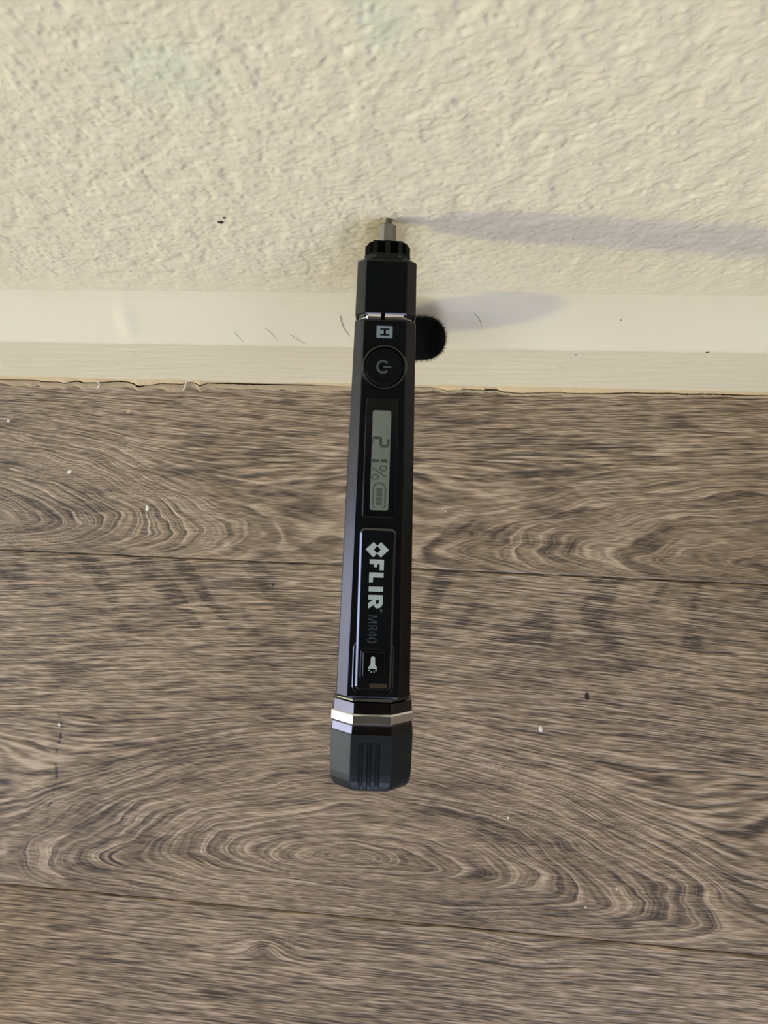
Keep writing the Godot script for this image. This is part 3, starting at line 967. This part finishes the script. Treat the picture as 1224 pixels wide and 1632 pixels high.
func _collar() -> SurfaceTool:
	var st := begin()
	loft(st, [facet_poly(6.7, 4.4), facet_poly(6.95, 4.6), facet_poly(6.95, 4.6)], [13.1, 13.5, 15.6])
	# ribs that leave dark pockets between them
	for x: float in [-1.0, 1.0]:
		plate_between(st, PackedVector2Array([Vector2(x * 4.0, 9.2), Vector2(x * 5.2, 9.2), Vector2(x * 6.8, 10.7), Vector2(x * 6.8, 13.4), Vector2(x * 4.0, 13.4)]), -4.5, 4.5)
		plate_between(st, PackedVector2Array([Vector2(-0.75, 9.35), Vector2(0.75, 9.35), Vector2(0.75, 13.4), Vector2(-0.75, 13.4)]), 3.2 * x, 6.8 * x)
		plate_between(st, PackedVector2Array([Vector2(x * 3.1, 9.35), Vector2(x * 4.4, 9.35), Vector2(x * 4.4, 13.4), Vector2(x * 3.1, 13.4)]), -6.6, 6.6)
	return st

func plate_between(st: SurfaceTool, pts: PackedVector2Array, ya: float, yb: float) -> void:
	var lo := minf(ya, yb)
	var hi := maxf(ya, yb)
	plate(st, pts, lo, hi, 0.0)
	var idx := Geometry2D.triangulate_polygon(pts)
	for t in range(0, idx.size(), 3):
		tri(st, Vector3(pts[idx[t]].x, lo, pts[idx[t]].y) * MM, Vector3(pts[idx[t + 1]].x, lo, pts[idx[t + 1]].y) * MM, Vector3(pts[idx[t + 2]].x, lo, pts[idx[t + 2]].y) * MM, Vector3.DOWN)

# octagon whose four main faces carry three grooves
func cap_poly(half: float, main: float, depth: float) -> PackedVector2Array:
	var p := PackedVector2Array()
	for f in 4:
		var a := f * PI / 2
		var pts := [Vector2(half, -main + 0.15)]
		for g: float in ([-1.95, 0.5, 2.95] if f == 1 else [-2.5, 0.0, 2.5]):
			pts.append_array([Vector2(half, g - 0.7), Vector2(half - depth, g - 0.45), Vector2(half - depth, g + 0.45), Vector2(half, g + 0.7)])
		pts.append(Vector2(half, main - 0.15))
		pts.append(Vector2(half - 0.12, main + 0.12))
		pts.append(Vector2(main + 0.12, half - 0.12))
		for v: Vector2 in pts: p.append(v.rotated(a))
	return p

func fuzzy_stub() -> void:
	# soft black stub of unknown kind on the sloped top of the skirting, behind the meter
	var at := Vector3(-0.0223, 0.0712, 0.0162)
	var ax := Vector3(0.955, 0.22, 0.0).normalized()
	var x := Vector3(0, 0, 1).cross(ax).normalized()
	var o := base("black_stub", at, Basis(x, ax, x.cross(ax)).orthonormalized())
	tag(o, "short black rounded stub with a fuzzy edge, on the skirting board right behind the meter", "fuzzy_stub")
	var st := begin()
	var prof := []
	var r := 8.0
	prof.append(Vector2(0.0, -14.0))
	prof.append(Vector2(6.6, -14.0))
	prof.append(Vector2(7.8, -12.5))
	for k in 15:
		var a := PI / 2 * k / 14.0
		prof.append(Vector2(cos(a) * r, 4.6 + sin(a) * 7.8))
	# smooth outline: many short steps
	lathe(st, Vector2.ZERO, prof, 48)
	obj("stub", st, M.fuzz, o)
	st = begin()
	lathe(st, Vector2.ZERO, [Vector2(3.2, -6.0), Vector2(3.2, 9.0), Vector2(4.4, 9.5), Vector2(4.4, 14.5)], 20)
	var stem := obj("stem", st, M.fuzz, o)
	# reaches back from the hidden end of the stub to the board
	var dn := (o.transform.basis.inverse() * Vector3(0.0, -0.5, -0.86)).normalized()
	var sx := dn.cross(Vector3.UP).normalized()
	stem.transform = Transform3D(Basis(sx, dn, sx.cross(dn)), Vector3(0, -0.008, 0))
	var hair := begin()
	tube(hair, [Vector3.ZERO, Vector3(0.0002, 0.0008, 0), Vector3(0.0006, 0.0014, 0.0001)], 0.00006, 0.00001, 4)
	var mm := MultiMesh.new()
	mm.transform_format = MultiMesh.TRANSFORM_3D
	mm.mesh = hair.commit()
	mm.instance_count = 2600
	for i in mm.instance_count:
		var yy := rng.randf_range(-12.0, 12.3)
		var rad := r
		var ny := 0.0
		if yy > 4.6:
			ny = minf(1.0, (yy - 4.6) / 7.8)
			rad = r * sqrt(maxf(0.0, 1.0 - ny * ny))
		var ph := rng.randf() * TAU
		var nrm := Vector3(cos(ph) * sqrt(1.0 - ny * ny), ny, sin(ph) * sqrt(1.0 - ny * ny))
		var up := (nrm + Vector3(rng.randf() - 0.5, rng.randf() - 0.5, rng.randf() - 0.5) * 1.1).normalized()
		var xx := up.cross(Vector3(0.2, 0.5, 0.84)).normalized()
		var k := rng.randf_range(0.5, 1.0)
		mm.set_instance_transform(i, Transform3D(Basis(xx, up, xx.cross(up)) * k, Vector3(cos(ph) * rad, yy, sin(ph) * rad) * MM))
	var f := MultiMeshInstance3D.new()
	f.name = "fuzz"
	f.multimesh = mm
	f.material_override = M.fuzz
	f.set_meta("kind", "stuff")
	o.add_child(f, true)

func crumb(called: String, at: Vector3, r: Vector3, turn: float, m: Material, label: String, category: String, group := "") -> void:
	var st := begin()
	blob(st, Vector3.ZERO, r, int(at.x * 10.0 + at.z) + 400)
	var o := obj(called, st, m)
	o.transform = Transform3D(Basis(Vector3.UP, turn), (at + Vector3(0, r.y * 0.85, 0)) * MM)
	tag(o, label, category, group)

func litter() -> void:
	crumb("crumb", Vector3(36.1, 0, 166.3), Vector3(0.95, 0.5, 1.25), 0.4, M.white, "largest white crumb on the floor, to the right of the rubber end cap", "crumb")
	crumb("crumb", Vector3(23.1, 0, 204.3), Vector3(0.5, 0.3, 0.6), 0.2, M.white, "tiny white crumb on the floor below the largest crumb", "crumb")
	crumb("crumb", Vector3(69.1, 0, 229.7), Vector3(0.4, 0.25, 0.4), 0.0, M.white, "upper of two white specks on the curved grain at lower right", "crumb")
	crumb("crumb", Vector3(56.3, 0, 238.0), Vector3(0.4, 0.25, 0.35), 0.0, M.white, "lower of two white specks on the curved grain at lower right", "crumb")
	crumb("crumb", Vector3(-9.4, 0, 71.8), Vector3(0.4, 0.25, 0.4), 0.0, M.white, "white speck on the first plank just right of the meter's display", "crumb")
	crumb("paint_flake", Vector3(-151.7, 0, 75.7), Vector3(0.8, 0.35, 1.5), 0.2, M.white, "white paint flake among the curved grain of the first plank", "paint flake")
	crumb("paint_flake", Vector3(-192.8, 0, 59.3), Vector3(1.2, 0.35, 0.8), 0.5, M.white, "broad white paint flake at the upper left of the first plank", "paint flake")
	crumb("paint_flake", Vector3(-227.5, 0, 34.7), Vector3(0.8, 0.35, 0.8), 0.1, M.white, "pale flake at the left edge of the picture near the skirting", "paint flake")
	crumb("paint_flake", Vector3(-166.0, 0, 28.0), Vector3(1.1, 0.35, 1.2), 0.8, M.caulk, "tan flake of old caulk lying just off the cracked caulk line", "paint flake")
	crumb("paint_flake", Vector3(-184.1, 0, 178.8), Vector3(0.6, 0.3, 0.9), 0.3, M.white, "pale flake beside the left end of the second plank", "paint flake")
	crumb("grit", Vector3(55.5, 0, 151.1), Vector3(1.0, 0.12, 1.6), 0.1, M.speck, "dark spot of grit on the floor above the largest white crumb", "grit")
	crumb("grit", Vector3(-87.8, 0, 109.2), Vector3(0.6, 0.2, 0.7), 0.1, M.speck, "dark grain of grit left of the meter below the plank seam", "grit")
	# fibres
	var fib := [["fibre", [Vector3(-183.0, 0.6, 16.8), Vector3(-181.6, 1.8, 15.2), Vector3(-182.8, 2.6, 13.6)], 0.35, M.white, "short curled white fibre stuck across the cracked caulk at left"],
		["fibre", [Vector3(-139.0, 0.5, 17.4), Vector3(-138.2, 1.4, 15.4), Vector3(-136.8, 3.2, 13.4)], 0.3, M.white, "white fibre standing on the caulk left of the long crack"],
		["hair", [Vector3(-2.6, 68.0, 2.4), Vector3(2.0, 65.0, 5.0), Vector3(3.2, 60.5, 7.8)], 0.14, M.hair, "fine curved hair on the skirting top right of the meter"],
		["hair", [Vector3(-96.6, 58.0, 9.6), Vector3(-95.6, 56.4, 10.8), Vector3(-93.8, 54.6, 12.2)], 0.08, M.hair, "leftmost of three fine hairs on the skirting slope left of the meter"],
		["hair", [Vector3(-83.6, 59.6, 8.6), Vector3(-81.6, 58.2, 9.6), Vector3(-79.6, 55.2, 11.7)], 0.08, M.hair, "middle of three fine hairs on the skirting slope left of the meter"],
		["hair", [Vector3(-73.6, 57.6, 10.0), Vector3(-71.0, 55.8, 11.2), Vector3(-67.4, 53.9, 12.7)], 0.09, M.hair, "longest of the fine hairs on the skirting slope, slanting down towards the meter"],
		["hair", [Vector3(-52.2, 65.0, 4.8), Vector3(-51.6, 60.8, 7.6), Vector3(-49.4, 57.6, 10.0)], 0.11, M.hair, "dark hair on the skirting close beside the meter's left side"]]
	for q: Array in fib:
		var st := begin()
		var a: Vector3 = q[1][0]
		var b: Vector3 = q[1][1]
		var c: Vector3 = q[1][2]
		var pts := []
		for k in 9:
			var t := k / 8.0
			pts.append((a * (1 - t) * (1 - t) + (b * 2.0 - (a + c) * 0.5) * 2.0 * t * (1 - t) + c * t * t) * MM)
		tube(st, pts, q[2] * MM, q[2] * 0.6 * MM, 6)
		tag(obj(q[0], st, q[3]), q[4], q[0])
	for q: Array in [[Vector3(-80.9, 129.0, 0.3), 1.0, "dark fleck on the wall left of the meter's pins"], [Vector3(-79.0, 131.7, 0.3), 0.5, "smaller dark fleck just above the other on the wall"]]:
		var st := begin()
		blob(st, Vector3.ZERO, Vector3(q[1], q[1] * 0.7, 0.2), 300 + int(q[1] * 10.0))
		var o := obj("fleck", st, M.speck)
		o.position = q[0] * MM
		tag(o, q[2], "fleck")
